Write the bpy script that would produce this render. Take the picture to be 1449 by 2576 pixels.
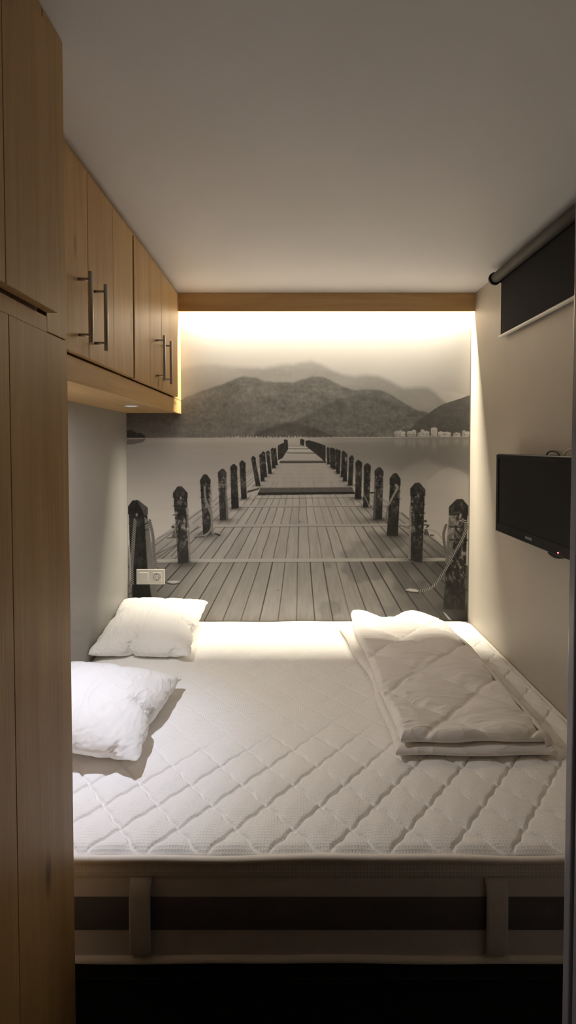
import bpy, bmesh, math, random
import numpy as np
from mathutils import Vector, Matrix, Euler

# ------------------------------------------------------------------ reset
for o in list(bpy.data.objects):
    bpy.data.objects.remove(o, do_unlink=True)
SC = bpy.context.scene
C = SC.collection
random.seed(4)
PI = math.pi

# ------------------------------------------------------------------ camera
F_PX, W_PX, H_PX = 1187.0, 1449.0, 2576.0
PCX, PCY, PITCH, CAM_Z = 735.0, 1157.0, math.radians(1.6), 1.57
cd = bpy.data.cameras.new('camera')
cam = bpy.data.objects.new('camera', cd)
C.objects.link(cam)
cam.location = (0, 0, CAM_Z)
cam.rotation_euler = (PI / 2 - PITCH, 0, 0)
cd.sensor_fit = 'AUTO'
cd.sensor_width = 36.0
cd.lens = F_PX / H_PX * 36.0
cd.shift_x = -(PCX - W_PX / 2) / H_PX
cd.shift_y = (PCY - H_PX / 2) / H_PX
cd.clip_start = 0.02
SC.camera = cam

# ------------------------------------------------------------------ world, exposure, light settings
wd = bpy.data.worlds.new('world')
SC.world = wd
wd.use_nodes = True
wd.node_tree.nodes['Background'].inputs[0].default_value = (0.75, 0.8, 1.0, 1)
wd.node_tree.nodes['Background'].inputs[1].default_value = 0.01
SC.view_settings.view_transform = 'Standard'
SC.view_settings.look = 'None'
SC.view_settings.exposure = 0.36
SC.view_settings.gamma = 1.0
SC.view_settings.use_curve_mapping = False
LED_COLOR = (1.0, 0.90, 0.715)
LED_POWER = 78.0
LED_TILT = math.radians(38)
LED_SPREAD = math.radians(150)   # wide beam, chosen so the strip also brightens the cabinets
SPOT_COLOR = (0.48, 0.61, 1.0)
SPOT_POWER = 15.0
FILL_POWER = 5.8    # added soft fill for the bed, placed at the lit spotlight
FILL_COLOR = (1.0, 0.96, 0.92)
SC.cycles.max_bounces = 16
SC.cycles.diffuse_bounces = 12
SC.cycles.sample_clamp_indirect = 4.0
try:
    SC.cycles.use_denoising = True
except Exception:
    pass

# ------------------------------------------------------------------ main dimensions (metres)
XL, XR = -0.964, 1.037          # left and right wall faces
YB = 2.75                       # back wall face
YF = -1.3                       # wall behind the camera
ZC = 2.44                       # ceiling
CAB_X = -0.645                  # carcass face of the wall cabinets
DOOR_X = -0.625                 # door faces of the wall cabinets
WFX, WDX = -0.494, -0.472       # wardrobe frame and door faces
BED_Z = 0.55

# ------------------------------------------------------------------ helpers: objects
def tag(o, label=None, cat=None, group=None, kind=None):
    if label: o['label'] = label
    if cat: o['category'] = cat
    if group: o['group'] = group
    if kind: o['kind'] = kind
    return o

def empty(name, loc, label=None, cat=None, group=None):
    o = bpy.data.objects.new(name, None)
    o.empty_display_size = 0.05
    o.location = loc
    C.objects.link(o)
    return tag(o, label, cat, group)

def wloc(o):
    v = Vector((0, 0, 0))
    while o is not None:
        v += Vector(o.location)
        o = o.parent
    return v

def obj_from_bm(name, bm, mat=None, parent=None, smooth=False, origin=None):
    """bm holds world coordinates; the object's own origin is put at its parent (or at origin)."""
    me = bpy.data.meshes.new(name)
    base = wloc(parent) if parent is not None else Vector((0, 0, 0))
    off = Vector(origin) if origin is not None else base
    bmesh.ops.translate(bm, verts=bm.verts, vec=-off)
    bmesh.ops.recalc_face_normals(bm, faces=bm.faces)
    bm.to_mesh(me)
    bm.free()
    if smooth:
        for p in me.polygons: p.use_smooth = True
    o = bpy.data.objects.new(name, me)
    if mat is not None: me.materials.append(mat)
    o.parent = parent
    o.location = off - base
    C.objects.link(o)
    return o

def obj_from_np(name, V, Fc, mat=None, parent=None, smooth=True, origin=None):
    me = bpy.data.meshes.new(name)
    base = np.array(wloc(parent)) if parent is not None else np.zeros(3)
    off = np.array(origin) if origin is not None else base
    V = np.asarray(V, dtype=np.float32) - off.astype(np.float32)
    Fc = np.asarray(Fc, dtype=np.int32)
    me.vertices.add(len(V)); me.vertices.foreach_set('co', V.ravel())
    n = Fc.shape[1]
    me.loops.add(Fc.size); me.loops.foreach_set('vertex_index', Fc.ravel())
    me.polygons.add(len(Fc))
    me.polygons.foreach_set('loop_start', np.arange(0, Fc.size, n, dtype=np.int32))
    me.polygons.foreach_set('use_smooth', np.full(len(Fc), smooth))
    me.update(calc_edges=True); me.validate()
    o = bpy.data.objects.new(name, me)
    if mat is not None: me.materials.append(mat)
    o.parent = parent
    o.location = Vector(off - base)
    C.objects.link(o)
    return o

def add_box(bm, x0, x1, y0, y1, z0, z1, bevel=0.0, seg=2):
    vs = [bm.verts.new(p) for p in ((x0,y0,z0),(x1,y0,z0),(x1,y1,z0),(x0,y1,z0),(x0,y0,z1),(x1,y0,z1),(x1,y1,z1),(x0,y1,z1))]
    fs = [bm.faces.new([vs[i] for i in q]) for q in ((3,2,1,0),(4,5,6,7),(0,1,5,4),(1,2,6,5),(2,3,7,6),(3,0,4,7))]
    if bevel > 0:
        es = list({e for f in fs for e in f.edges})
        bmesh.ops.bevel(bm, geom=es, offset=bevel, segments=seg, profile=0.5, affect='EDGES')
    return bm

def box(*a, **k):
    return add_box(bmesh.new(), *a, **k)

def add_cyl(bm, p0, p1, r, seg=24, r2=None, bevel=0.0):
    p0, p1 = Vector(p0), Vector(p1)
    d = p1 - p0
    q = d.to_track_quat('Z', 'Y').to_matrix().to_4x4()
    m = Matrix.Translation((p0 + p1) / 2) @ q
    g = bmesh.ops.create_cone(bm, cap_ends=True, cap_tris=False, segments=seg, radius1=r, radius2=r if r2 is None else r2, depth=d.length, matrix=m)
    if bevel > 0:
        fs = {f for v in g['verts'] for f in v.link_faces if len(f.verts) > 4}
        es = list({e for f in fs for e in f.edges})
        bmesh.ops.bevel(bm, geom=es, offset=bevel, segments=2, profile=0.5, affect='EDGES')
    return bm

def tube_np(pts, r, seg=10, closed=False):
    P = np.asarray(pts, float); n = len(P)
    T = (np.roll(P, -1, 0) - np.roll(P, 1, 0)) if closed else np.gradient(P, axis=0)
    T /= np.linalg.norm(T, axis=1)[:, None] + 1e-12
    V = []
    up = np.array([0, 0, 1.0])
    if abs(T[0] @ up) > 0.9: up = np.array([1.0, 0, 0])
    N = up - (up @ T[0]) * T[0]; N /= np.linalg.norm(N)
    for i in range(n):
        N = N - (N @ T[i]) * T[i]; N /= np.linalg.norm(N) + 1e-12
        B = np.cross(T[i], N)
        for k in range(seg):
            a = 2 * PI * k / seg
            V.append(P[i] + r * (math.cos(a) * N + math.sin(a) * B))
    F = []
    m = n if closed else n - 1
    for i in range(m):
        j = (i + 1) % n
        for k in range(seg):
            l = (k + 1) % seg
            F.append((i*seg+k, i*seg+l, j*seg+l, j*seg+k))
    return np.array(V), np.array(F)

def smooth_path(pts, n=40):
    P = np.asarray(pts, float)
    t = np.linspace(0, len(P) - 1, n)
    out = []
    for s in t:
        i = min(int(s), len(P) - 2); u = s - i
        p0 = P[max(i-1, 0)]; p1 = P[i]; p2 = P[i+1]; p3 = P[min(i+2, len(P)-1)]
        out.append(0.5*((2*p1)+(-p0+p2)*u+(2*p0-5*p1+4*p2-p3)*u*u+(-p0+3*p1-3*p2+p3)*u**3))
    return np.array(out)

# ------------------------------------------------------------------ helpers: numpy noise
def vnoise(shape, cells, rng):
    """smooth value noise in [0,1]; cells = (rows, cols) of random knots"""
    ch, cw = cells
    K = rng.random((ch + 3, cw + 3))
    y = np.linspace(0, ch, shape[0], endpoint=False); x = np.linspace(0, cw, shape[1], endpoint=False)
    yi = y.astype(int); xi = x.astype(int)
    fy = y - yi; fx = x - xi
    fy = fy*fy*(3-2*fy); fx = fx*fx*(3-2*fx)
    a = K[yi][:, xi]; b = K[yi][:, xi+1]; c = K[yi+1][:, xi]; d = K[yi+1][:, xi+1]
    fx = fx[None, :]; fy = fy[:, None]
    return (a*(1-fx)+b*fx)*(1-fy)+(c*(1-fx)+d*fx)*fy

def fbm(shape, cells, rng, octaves=4, gain=0.5):
    out = np.zeros(shape); amp = 1.0; tot = 0.0
    ch, cw = cells
    for _ in range(octaves):
        out += amp * vnoise(shape, (max(1, int(ch)), max(1, int(cw))), rng)
        tot += amp; amp *= gain; ch *= 2; cw *= 2
    return out / tot

def hnoise(x, y, seed=0):
    """hash value noise at arbitrary float positions"""
    xi = np.floor(x).astype(np.int64); yi = np.floor(y).astype(np.int64)
    fx = x - xi; fy = y - yi
    fx = fx*fx*(3-2*fx); fy = fy*fy*(3-2*fy)
    def h(i, j):
        n = (i*374761393 + j*668265263 + seed*982451653) & 0x7fffffff
        n = ((n ^ (n >> 13)) * 1274126177) & 0x7fffffff
        return ((n ^ (n >> 16)) & 0xffff) / 65535.0
    return (h(xi,yi)*(1-fx)+h(xi+1,yi)*fx)*(1-fy)+(h(xi,yi+1)*(1-fx)+h(xi+1,yi+1)*fx)*fy

def hfbm(x, y, seed=0, o=3):
    s = 0; a = 1; t = 0
    for k in range(o):
        s = s + a*hnoise(x*2**k, y*2**k, seed+k); t += a; a *= 0.5
    return s / t

def sstep(a, b, x):
    t = np.clip((x - a) / (b - a), 0, 1)
    return t*t*(3-2*t)

# ------------------------------------------------------------------ materials
def new_mat(name, col=(0.5,0.5,0.5), rough=0.5, metal=0.0, spec=0.5):
    m = bpy.data.materials.new(name)
    m.use_nodes = True
    b = m.node_tree.nodes['Principled BSDF']
    b.inputs['Base Color'].default_value = (*col, 1)
    b.inputs['Roughness'].default_value = rough
    b.inputs['Metallic'].default_value = metal
    b.inputs['Specular IOR Level'].default_value = spec
    return m

def nd(m, typ, **props):
    n = m.node_tree.nodes.new(typ)
    for k, v in props.items(): setattr(n, k, v)
    return n

def ln(m, a, b):
    m.node_tree.links.new(a, b)

def bsdf(m):
    return m.node_tree.nodes['Principled BSDF']

def paint_mat(name, col, rough=0.6, var=0.06, scale=6.0, bump=0.02):
    m = new_mat(name, col, rough, spec=0.3)
    tc = nd(m, 'ShaderNodeTexCoord')
    n = nd(m, 'ShaderNodeTexNoise'); n.inputs['Scale'].default_value = scale; n.inputs['Detail'].default_value = 5
    ln(m, tc.outputs['Object'], n.inputs['Vector'])
    r = nd(m, 'ShaderNodeValToRGB')
    r.color_ramp.elements[0].position = 0.3; r.color_ramp.elements[1].position = 0.7
    r.color_ramp.elements[0].color = (*[c*(1-var) for c in col], 1)
    r.color_ramp.elements[1].color = (*[min(1, c*(1+var)) for c in col], 1)
    ln(m, n.outputs['Fac'], r.inputs['Fac']); ln(m, r.outputs['Color'], bsdf(m).inputs['Base Color'])
    n2 = nd(m, 'ShaderNodeTexNoise'); n2.inputs['Scale'].default_value = 220; n2.inputs['Detail'].default_value = 2
    ln(m, tc.outputs['Object'], n2.inputs['Vector'])
    b = nd(m, 'ShaderNodeBump'); b.inputs['Strength'].default_value = bump; b.inputs['Distance'].default_value = 0.01
    ln(m, n2.outputs['Fac'], b.inputs['Height']); ln(m, b.outputs['Normal'], bsdf(m).inputs['Normal'])
    return m

def wood_mat(name, axis='z', light=(0.60,0.40,0.185), dark=(0.41,0.25,0.105), knot=(0.14,0.065,0.025), rough=0.42):
    """long stretched grain along one axis, soft cathedral bands and a few knots"""
    m = new_mat(name, light, rough, spec=0.35)
    tc = nd(m, 'ShaderNodeTexCoord'); oi = nd(m, 'ShaderNodeObjectInfo')
    add = nd(m, 'ShaderNodeVectorMath', operation='ADD')
    rv = nd(m, 'ShaderNodeVectorMath', operation='SCALE'); rv.inputs['Scale'].default_value = 17.0
    cx = nd(m, 'ShaderNodeCombineXYZ')
    for k in ('X','Y','Z'): ln(m, oi.outputs['Random'], cx.inputs[k])
    ln(m, cx.outputs[0], rv.inputs[0]); ln(m, tc.outputs['Object'], add.inputs[0]); ln(m, rv.outputs[0], add.inputs[1])
    def stretched(a, b):
        mp = nd(m, 'ShaderNodeMapping')
        s = [b, b, b]; s['xyz'.index(axis)] = a
        mp.inputs['Scale'].default_value = s
        ln(m, add.outputs[0], mp.inputs['Vector'])
        return mp.outputs['Vector']
    n1 = nd(m, 'ShaderNodeTexNoise'); n1.inputs['Scale'].default_value = 1.0; n1.inputs['Detail'].default_value = 6; n1.inputs['Distortion'].default_value = 0.6
    ln(m, stretched(1.6, 22), n1.inputs['Vector'])
    n2 = nd(m, 'ShaderNodeTexNoise'); n2.inputs['Scale'].default_value = 1.0; n2.inputs['Detail'].default_value = 4
    ln(m, stretched(4.0, 150), n2.inputs['Vector'])
    n3 = nd(m, 'ShaderNodeTexNoise'); n3.inputs['Scale'].default_value = 1.0; n3.inputs['Detail'].default_value = 2
    ln(m, stretched(0.8, 6), n3.inputs['Vector'])
    mx = nd(m, 'ShaderNodeMath', operation='MULTIPLY_ADD'); mx.inputs[1].default_value = 0.35
    ln(m, n2.outputs['Fac'], mx.inputs[0]); 
    sc = nd(m, 'ShaderNodeMath', operation='MULTIPLY'); sc.inputs[1].default_value = 0.65
    ln(m, n1.outputs['Fac'], sc.inputs[0]); ln(m, sc.outputs[0], mx.inputs[2])
    av = nd(m, 'ShaderNodeMath', operation='MULTIPLY_ADD'); av.inputs[1].default_value = 0.45
    ln(m, n3.outputs['Fac'], av.inputs[0])
    s2 = nd(m, 'ShaderNodeMath', operation='MULTIPLY'); s2.inputs[1].default_value = 0.6
    ln(m, mx.outputs[0], s2.inputs[0]); ln(m, s2.outputs[0], av.inputs[2])
    r = nd(m, 'ShaderNodeValToRGB')
    r.color_ramp.elements[0].position = 0.36; r.color_ramp.elements[1].position = 0.66
    r.color_ramp.elements[0].color = (*dark, 1); r.color_ramp.elements[1].color = (*light, 1)
    ln(m, av.outputs[0], r.inputs['Fac'])
    vo = nd(m, 'ShaderNodeTexVoronoi'); vo.inputs['Scale'].default_value = 1.0
    ln(m, stretched(1.9, 6.5), vo.inputs['Vector'])
    kr = nd(m, 'ShaderNodeValToRGB')
    kr.color_ramp.elements[0].position = 0.03; kr.color_ramp.elements[1].position = 0.11
    kr.color_ramp.elements[0].color = (0.85,0.85,0.85,1); kr.color_ramp.elements[1].color = (0,0,0,1)
    ln(m, vo.outputs['Distance'], kr.inputs['Fac'])
    mix = nd(m, 'ShaderNodeMix', data_type='RGBA')
    mix.inputs['B'].default_value = (*knot, 1)
    ln(m, kr.outputs['Color'], mix.inputs['Factor']); ln(m, r.outputs['Color'], mix.inputs['A'])
    ln(m, mix.outputs['Result'], bsdf(m).inputs['Base Color'])
    b = nd(m, 'ShaderNodeBump'); b.inputs['Strength'].default_value = 0.12; b.inputs['Distance'].default_value = 0.003
    ln(m, n2.outputs['Fac'], b.inputs['Height']); ln(m, b.outputs['Normal'], bsdf(m).inputs['Normal'])
    return m

def fabric_mat(name, col, rough=0.85, weave=900.0, strength=0.15, var=0.04, sheen=0.2):
    m = new_mat(name, col, rough, spec=0.15)
    bsdf(m).inputs['Sheen Weight'].default_value = sheen
    tc = nd(m, 'ShaderNodeTexCoord')
    n = nd(m, 'ShaderNodeTexNoise'); n.inputs['Scale'].default_value = 8; n.inputs['Detail'].default_value = 5
    ln(m, tc.outputs['Object'], n.inputs['Vector'])
    r = nd(m, 'ShaderNodeValToRGB')
    r.color_ramp.elements[0].position = 0.3; r.color_ramp.elements[1].position = 0.7
    r.color_ramp.elements[0].color = (*[c*(1-var) for c in col], 1)
    r.color_ramp.elements[1].color = (*[min(1, c*(1+var)) for c in col], 1)
    ln(m, n.outputs['Fac'], r.inputs['Fac']); ln(m, r.outputs['Color'], bsdf(m).inputs['Base Color'])
    n2 = nd(m, 'ShaderNodeTexNoise'); n2.inputs['Scale'].default_value = weave; n2.inputs['Detail'].default_value = 2
    ln(m, tc.outputs['Object'], n2.inputs['Vector'])
    b = nd(m, 'ShaderNodeBump'); b.inputs['Strength'].default_value = strength; b.inputs['Distance'].default_value = 0.002
    ln(m, n2.outputs['Fac'], b.inputs['Height']); ln(m, b.outputs['Normal'], bsdf(m).inputs['Normal'])
    return m

def add_wrinkles(m, scale, stretch, dist, rot=0.0):
    """soft ridged creases on top of the weave"""
    b0 = next(n for n in m.node_tree.nodes if n.type == 'BUMP')
    tc = next(n for n in m.node_tree.nodes if n.type == 'TEX_COORD')
    mp = nd(m, 'ShaderNodeMapping'); mp.inputs['Scale'].default_value = stretch; mp.inputs['Rotation'].default_value = (0, 0, rot)
    ln(m, tc.outputs['Object'], mp.inputs['Vector'])
    n = nd(m, 'ShaderNodeTexNoise'); n.inputs['Scale'].default_value = scale; n.inputs['Detail'].default_value = 3; n.inputs['Distortion'].default_value = 0.9; n.inputs['Roughness'].default_value = 0.45
    ln(m, mp.outputs['Vector'], n.inputs['Vector'])
    a = nd(m, 'ShaderNodeMath', operation='SUBTRACT'); a.inputs[1].default_value = 0.5
    c = nd(m, 'ShaderNodeMath', operation='ABSOLUTE')
    p = nd(m, 'ShaderNodeMath', operation='POWER'); p.inputs[1].default_value = 0.6
    ln(m, n.outputs['Fac'], a.inputs[0]); ln(m, a.outputs[0], c.inputs[0]); ln(m, c.outputs[0], p.inputs[0])
    b = nd(m, 'ShaderNodeBump'); b.inputs['Strength'].default_value = 0.5; b.inputs['Distance'].default_value = dist; b.invert = True
    ln(m, p.outputs[0], b.inputs['Height']); ln(m, b0.outputs['Normal'], b.inputs['Normal'])
    ln(m, b.outputs['Normal'], bsdf(m).inputs['Normal'])
    return m

def waffle_mat(name, col, period=0.0080, dist=0.0014, plane='xy', rough=0.9):
    """knitted waffle: a small sine cell grid as bump"""
    m = new_mat(name, col, rough, spec=0.12)
    bsdf(m).inputs['Sheen Weight'].default_value = 0.15
    tc = nd(m, 'ShaderNodeTexCoord'); sp = nd(m, 'ShaderNodeSeparateXYZ')
    ln(m, tc.outputs['Object'], sp.inputs[0])
    outs = []
    for ax in plane:
        k = nd(m, 'ShaderNodeMath', operation='MULTIPLY'); k.inputs[1].default_value = 2*PI/period
        s = nd(m, 'ShaderNodeMath', operation='SINE')
        ln(m, sp.outputs[ax.upper()], k.inputs[0]); ln(m, k.outputs[0], s.inputs[0]); outs.append(s.outputs[0])
    p = nd(m, 'ShaderNodeMath', operation='MULTIPLY')
    mxx = nd(m, 'ShaderNodeMath', operation='MAXIMUM')
    ln(m, outs[0], mxx.inputs[0]); ln(m, outs[1], mxx.inputs[1])
    b = nd(m, 'ShaderNodeBump'); b.inputs['Strength'].default_value = 0.30; b.inputs['Distance'].default_value = dist
    ln(m, mxx.outputs[0], b.inputs['Height']); ln(m, b.outputs['Normal'], bsdf(m).inputs['Normal'])
    m.node_tree.nodes.remove(p)
    return m

def emit_mat(name, col, strength):
    m = new_mat(name, (0.8,0.8,0.8), 0.5)
    bsdf(m).inputs['Emission Color'].default_value = (*col, 1)
    bsdf(m).inputs['Emission Strength'].default_value = strength
    return m

M = {}
M['ceiling'] = paint_mat('ceiling_paint', (0.73,0.73,0.745), 0.55, 0.03, 2.0, 0.02)
M['wall'] = paint_mat('grey_beige_wall_paint', (0.33,0.32,0.30), 0.5, 0.05, 3.0, 0.03)
M['wall_right'] = paint_mat('warm_beige_wall_paint', (0.47,0.43,0.37), 0.5, 0.05, 3.0, 0.03)
M['wall_dark'] = paint_mat('hall_wall_paint', (0.35,0.32,0.30), 0.7, 0.05, 3.0, 0.03)
M['floor'] = wood_mat('dark_floor_boards', 'y', (0.06,0.045,0.035), (0.03,0.02,0.016), (0.015,0.01,0.008), 0.4)
M['wood_v'] = wood_mat('oak_vertical_grain', 'z')
M['wood_y'] = wood_mat('oak_lengthwise_grain', 'y')
M['wood_x'] = wood_mat('oak_crosswise_grain', 'x')
M['groove'] = new_mat('groove_shadow_line_brown', (0.10,0.05,0.025), 0.8)
M['steel'] = new_mat('brushed_steel', (0.46,0.45,0.44), 0.32, 1.0)
M['white_plastic'] = new_mat('white_plastic', (0.66,0.64,0.59), 0.35)
M['socket_plastic'] = new_mat('ivory_socket_plastic', (0.50,0.485,0.445), 0.35)
M['grey_plastic'] = new_mat('grey_plastic', (0.16,0.155,0.15), 0.4)
M['black_plastic'] = new_mat('black_gloss_plastic', (0.008,0.008,0.009), 0.25, 0.0, 0.3)
M['black_matt'] = new_mat('black_matt_plastic', (0.02,0.02,0.02), 0.5)
M['screen'] = new_mat('dark_screen', (0.008,0.007,0.008), 0.4, 0.0, 0.22)
M['jamb'] = new_mat('grey_lacquered_jamb', (0.24,0.235,0.26), 0.22)
M['blind'] = fabric_mat('charcoal_blind_fabric', (0.015,0.0145,0.017), 0.8, 1500, 0.1, 0.05, 0.0)
M['blind_tube'] = fabric_mat('charcoal_blind_roll', (0.060,0.056,0.052), 0.6, 1500, 0.1, 0.05, 0.0)
M['mattress_top'] = waffle_mat('white_waffle_knit', (0.89,0.875,0.85))
M['mattress_border'] = waffle_mat('white_waffle_knit_border', (0.70,0.66,0.62), 0.009, 0.0025, 'xz')
M['mattress_side'] = fabric_mat('taupe_mattress_side', (0.62,0.575,0.555), 0.9, 500, 0.25)
M['mattress_band'] = fabric_mat('navy_black_band', (0.11,0.105,0.115), 0.9, 500, 0.25)
M['piping'] = fabric_mat('cream_piping', (0.80,0.74,0.66), 0.85, 900, 0.2)
M['strap'] = fabric_mat('taupe_strap', (0.60,0.555,0.535), 0.8, 700, 0.3)
M['bed_base'] = fabric_mat('shade_black_bed_base', (0.012,0.012,0.014), 0.9, 500, 0.1)  # near black stands for the shade under the mattress
M['pillow'] = fabric_mat('white_cotton', (0.86,0.85,0.83), 0.8, 1400, 0.08, 0.015)
M['duvet'] = fabric_mat('off_white_quilted_cotton', (0.82,0.785,0.75), 0.85, 1400, 0.08, 0.02)
add_wrinkles(M['pillow'], 5.5, (1.9, 0.7, 1.0), 0.014, 0.5)
add_wrinkles(M['duvet'], 6.5, (0.8, 2.0, 1.0), 0.020, 0.15)
M['led'] = emit_mat('warm_led_strip', LED_COLOR, 1.0)
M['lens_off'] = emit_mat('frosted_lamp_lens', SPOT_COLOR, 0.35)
M['lens_on'] = emit_mat('lit_lamp_lens', SPOT_COLOR, 6.0)
M['red_led'] = emit_mat('red_standby_light', (1.0,0.06,0.10), 12.0)

# ------------------------------------------------------------------ the setting
def struct(name, bm, mat):
    o = obj_from_bm(name, bm, mat)
    o['kind'] = 'structure'
    return o
T = 0.08
struct('floor', box(XL-T, XR+T, YF-T, YB+T, -T, 0), M['floor'])
struct('ceiling', box(XL-T, XR+T, YF-T, YB+T, ZC, ZC+T), M['ceiling'])
struct('wall_back', box(XL-T, XR+T, YB, YB+T, 0, ZC), M['wall'])
struct('wall_left', box(XL-T, XL, YF-T, YB, 0, ZC), M['wall'])
struct('wall_right', box(XR, XR+T, YF-T, YB, 0, ZC), M['wall_right'])
struct('wall_front', box(XL, XR, YF-T, YF, 0, ZC), M['wall_dark'])
# partition beside the doorway the photo is taken through, and its lacquered door post
struct('wall_partition', box(0.50, XR, 0.655, 0.715, 0, ZC), M['wall_dark'])
bm = bmesh.new()
add_box(bm, 0.447, 0.50, 0.738, 0.758, 0, ZC, 0.004, 3)
add_box(bm, 0.449, 0.50, 0.60, 0.734, 0, ZC, 0.003, 3)
add_box(bm, 0.456, 0.499, 0.73, 0.742, 0, ZC)
o = struct('trim_1', bm, M['jamb'])

# ------------------------------------------------------------------ mural: the printed picture, painted as vertex colours of a fine grid
U0, U1, V0, V1, SS = 300, 1200, 700, 1590, 2
def paint_mural():
    rng = np.random.default_rng(11)
    H, Wd = (V1-V0)*SS, (U1-U0)*SS
    uu = (np.arange(Wd)+0.5)/SS+U0
    vv = (np.arange(H)+0.5)/SS+V0
    UU, VV = np.meshgrid(uu, vv)
    img = np.zeros((H, Wd))
    def mask_poly(pts):
        P = np.asarray(pts, float)
        a0 = max(0, int((P[:,0].min()-U0)*SS)-1); a1 = min(Wd, int((P[:,0].max()-U0)*SS)+2)
        b0 = max(0, int((P[:,1].min()-V0)*SS)-1); b1 = min(H, int((P[:,1].max()-V0)*SS)+2)
        if a1 <= a0 or b1 <= b0: return None
        X = UU[b0:b1, a0:a1]; Y = VV[b0:b1, a0:a1]
        ins = np.zeros(X.shape, bool)
        n = len(P)
        for i in range(n):
            x1, y1 = P[i]; x2, y2 = P[(i+1) % n]
            if y1 == y2: continue
            c = ((y1 > Y) != (y2 > Y)) & (X < (x2-x1)*(Y-y1)/(y2-y1)+x1)
            ins ^= c
        return (slice(b0, b1), slice(a0, a1)), ins
    def poly(pts, col, alpha=1.0, tex=None):
        r = mask_poly(pts)
        if r is None: return
        sl, ins = r
        c = col if tex is None else col + tex[sl]
        a = ins*alpha
        img[sl] = img[sl]*(1-a)+a*c
    def blob(cx, cy, rx, ry, col, alpha):
        a0 = max(0, int((cx-3*rx-U0)*SS)); a1 = min(Wd, int((cx+3*rx-U0)*SS))
        b0 = max(0, int((cy-3*ry-V0)*SS)); b1 = min(H, int((cy+3*ry-V0)*SS))
        if a1 <= a0 or b1 <= b0: return
        sl = (slice(b0, b1), slice(a0, a1))
        a = alpha*np.exp(-(((UU[sl]-cx)/rx)**2+((VV[sl]-cy)/ry)**2))
        img[sl] = img[sl]*(1-a)+a*col
    def stroke(pts, w, col, alpha=1.0, twist=None, dark=60, w1=None):
        P = smooth_path(pts, 60) if len(pts) > 2 else np.asarray(pts, float)
        ww = max(w, w1 or 0)
        a0 = max(0, int((P[:,0].min()-ww-1-U0)*SS)); a1 = min(Wd, int((P[:,0].max()+ww+1-U0)*SS)+1)
        b0 = max(0, int((P[:,1].min()-ww-1-V0)*SS)); b1 = min(H, int((P[:,1].max()+ww+1-V0)*SS)+1)
        if a1 <= a0 or b1 <= b0: return
        sl = (slice(b0, b1), slice(a0, a1))
        X = UU[sl]; Y = VV[sl]
        best = np.full(X.shape, 1e9); sv = np.zeros(X.shape); side = np.zeros(X.shape); acc = 0.0; tv = np.zeros(X.shape)
        L = np.sum(np.hypot(*np.diff(P, axis=0).T)) + 1e-9
        for i in range(len(P)-1):
            a = P[i]; d = P[i+1]-a; l = np.hypot(*d)
            if l < 1e-9: continue
            t = np.clip(((X-a[0])*d[0]+(Y-a[1])*d[1])/l**2, 0, 1)
            dx = X-a[0]-t*d[0]; dy = Y-a[1]-t*d[1]
            dist = np.hypot(dx, dy)
            b = dist < best
            best = np.where(b, dist, best); sv = np.where(b, acc+t*l, sv)
            side = np.where(b, (d[0]*dy-d[1]*dx)/l, side)
            acc += l
        wl = w if w1 is None else w+(w1-w)*sv/L
        a = np.clip(wl/2-best+0.5, 0, 1)*alpha
        c = col
        if twist:
            ph = (sv+side*0.7)/twist
            c = np.where((ph % 1) < 0.5, col, dark)
        img[sl] = img[sl]*(1-a)+a*c

    # sky with low cloud, toned darker upwards against the strip lamp's glare
    big = fbm((H, Wd), (5, 5), rng, 4)
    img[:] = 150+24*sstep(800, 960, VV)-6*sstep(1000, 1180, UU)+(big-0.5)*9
    leaf = fbm((H, Wd), (150, 150), rng, 3, 0.7)-0.5
    mid = fbm((H, Wd), (40, 30), rng, 4)-0.5
    ridge = fbm((H, Wd), (14, 22), rng, 4)-0.5
    sl_ = fbm((H, Wd), (70, 22), rng, 4, 0.6)-0.5
    trees = sl_+0.5*fbm((H, Wd), (90, 110), rng, 2)-0.25
    def mountain(pts, top, bottom, base=1104, fade=0, texa=20, soft=0):
        P = np.asarray(pts, float)
        line = np.interp(uu, P[:,0], P[:,1])[None, :] + (mid[200:201, :]*6)
        d = VV-line
        a = sstep(-0.6-soft, 0.8+soft, d)*(VV < base)*((UU >= P[0,0]) & (UU <= P[-1,0]))
        if fade:
            a = a*(0.12+0.88*sstep(0, fade, d))
        c = top+(bottom-top)*sstep(0, 90, d)+leaf*texa*1.5*sstep(0, 25, d)+ridge*texa*0.7+trees*texa*1.3
        img[:] = img*(1-a)+a*c
    # farthest pale hill, pale range in mist, main wooded range, darker front slope, right slope
    mountain([(1085,1000),(1109,986),(1142,984),(1160,992),(1200,1003)], 176, 166, 1104, 0, 3, 2)
    mountain([(300,935),(440,925),(485,915),(540,912),(595,918),(662,921),(706,912),(739,910),(761,904),(783,901),(805,909),(838,926),(866,937),(894,941),(921,936),(954,940),(982,954),(1015,969),(1043,968),(1076,970),(1095,982),(1112,1001),(1135,1020),(1150,1040)], 136, 142, 1104, 14, 6, 0.4)
    a = np.exp(-((UU-500)/110)**2-((VV-930)/42)**2)*0.9 + np.exp(-((UU-690)/70)**2-((VV-912)/14)**2)*0.45 + np.exp(-((UU-860)/50)**2-((VV-962)/16)**2)*0.35 + np.exp(-((UU-1075)/50)**2-((VV-1015)/24)**2)*0.3 + np.exp(-((UU-720)/60)**2-((VV-956)/12)**2)*0.3
    a = np.clip(a*(0.3+0.7*big), 0, 0.8)
    img[:] = img*(1-a)+a*168
    mountain([(300,1035),(380,1030),(447,1009),(474,993),(518,979),(557,965),(590,951),(612,945),(640,948),(667,957),(706,960),(739,960),(761,951),(789,943),(816,946),(844,960),(866,971),(894,979),(927,975),(960,979),(988,993),(1015,1009),(1048,1029),(1076,1036),(1120,1060)], 100, 112, 1104, 6, 24, 0.1)
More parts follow.
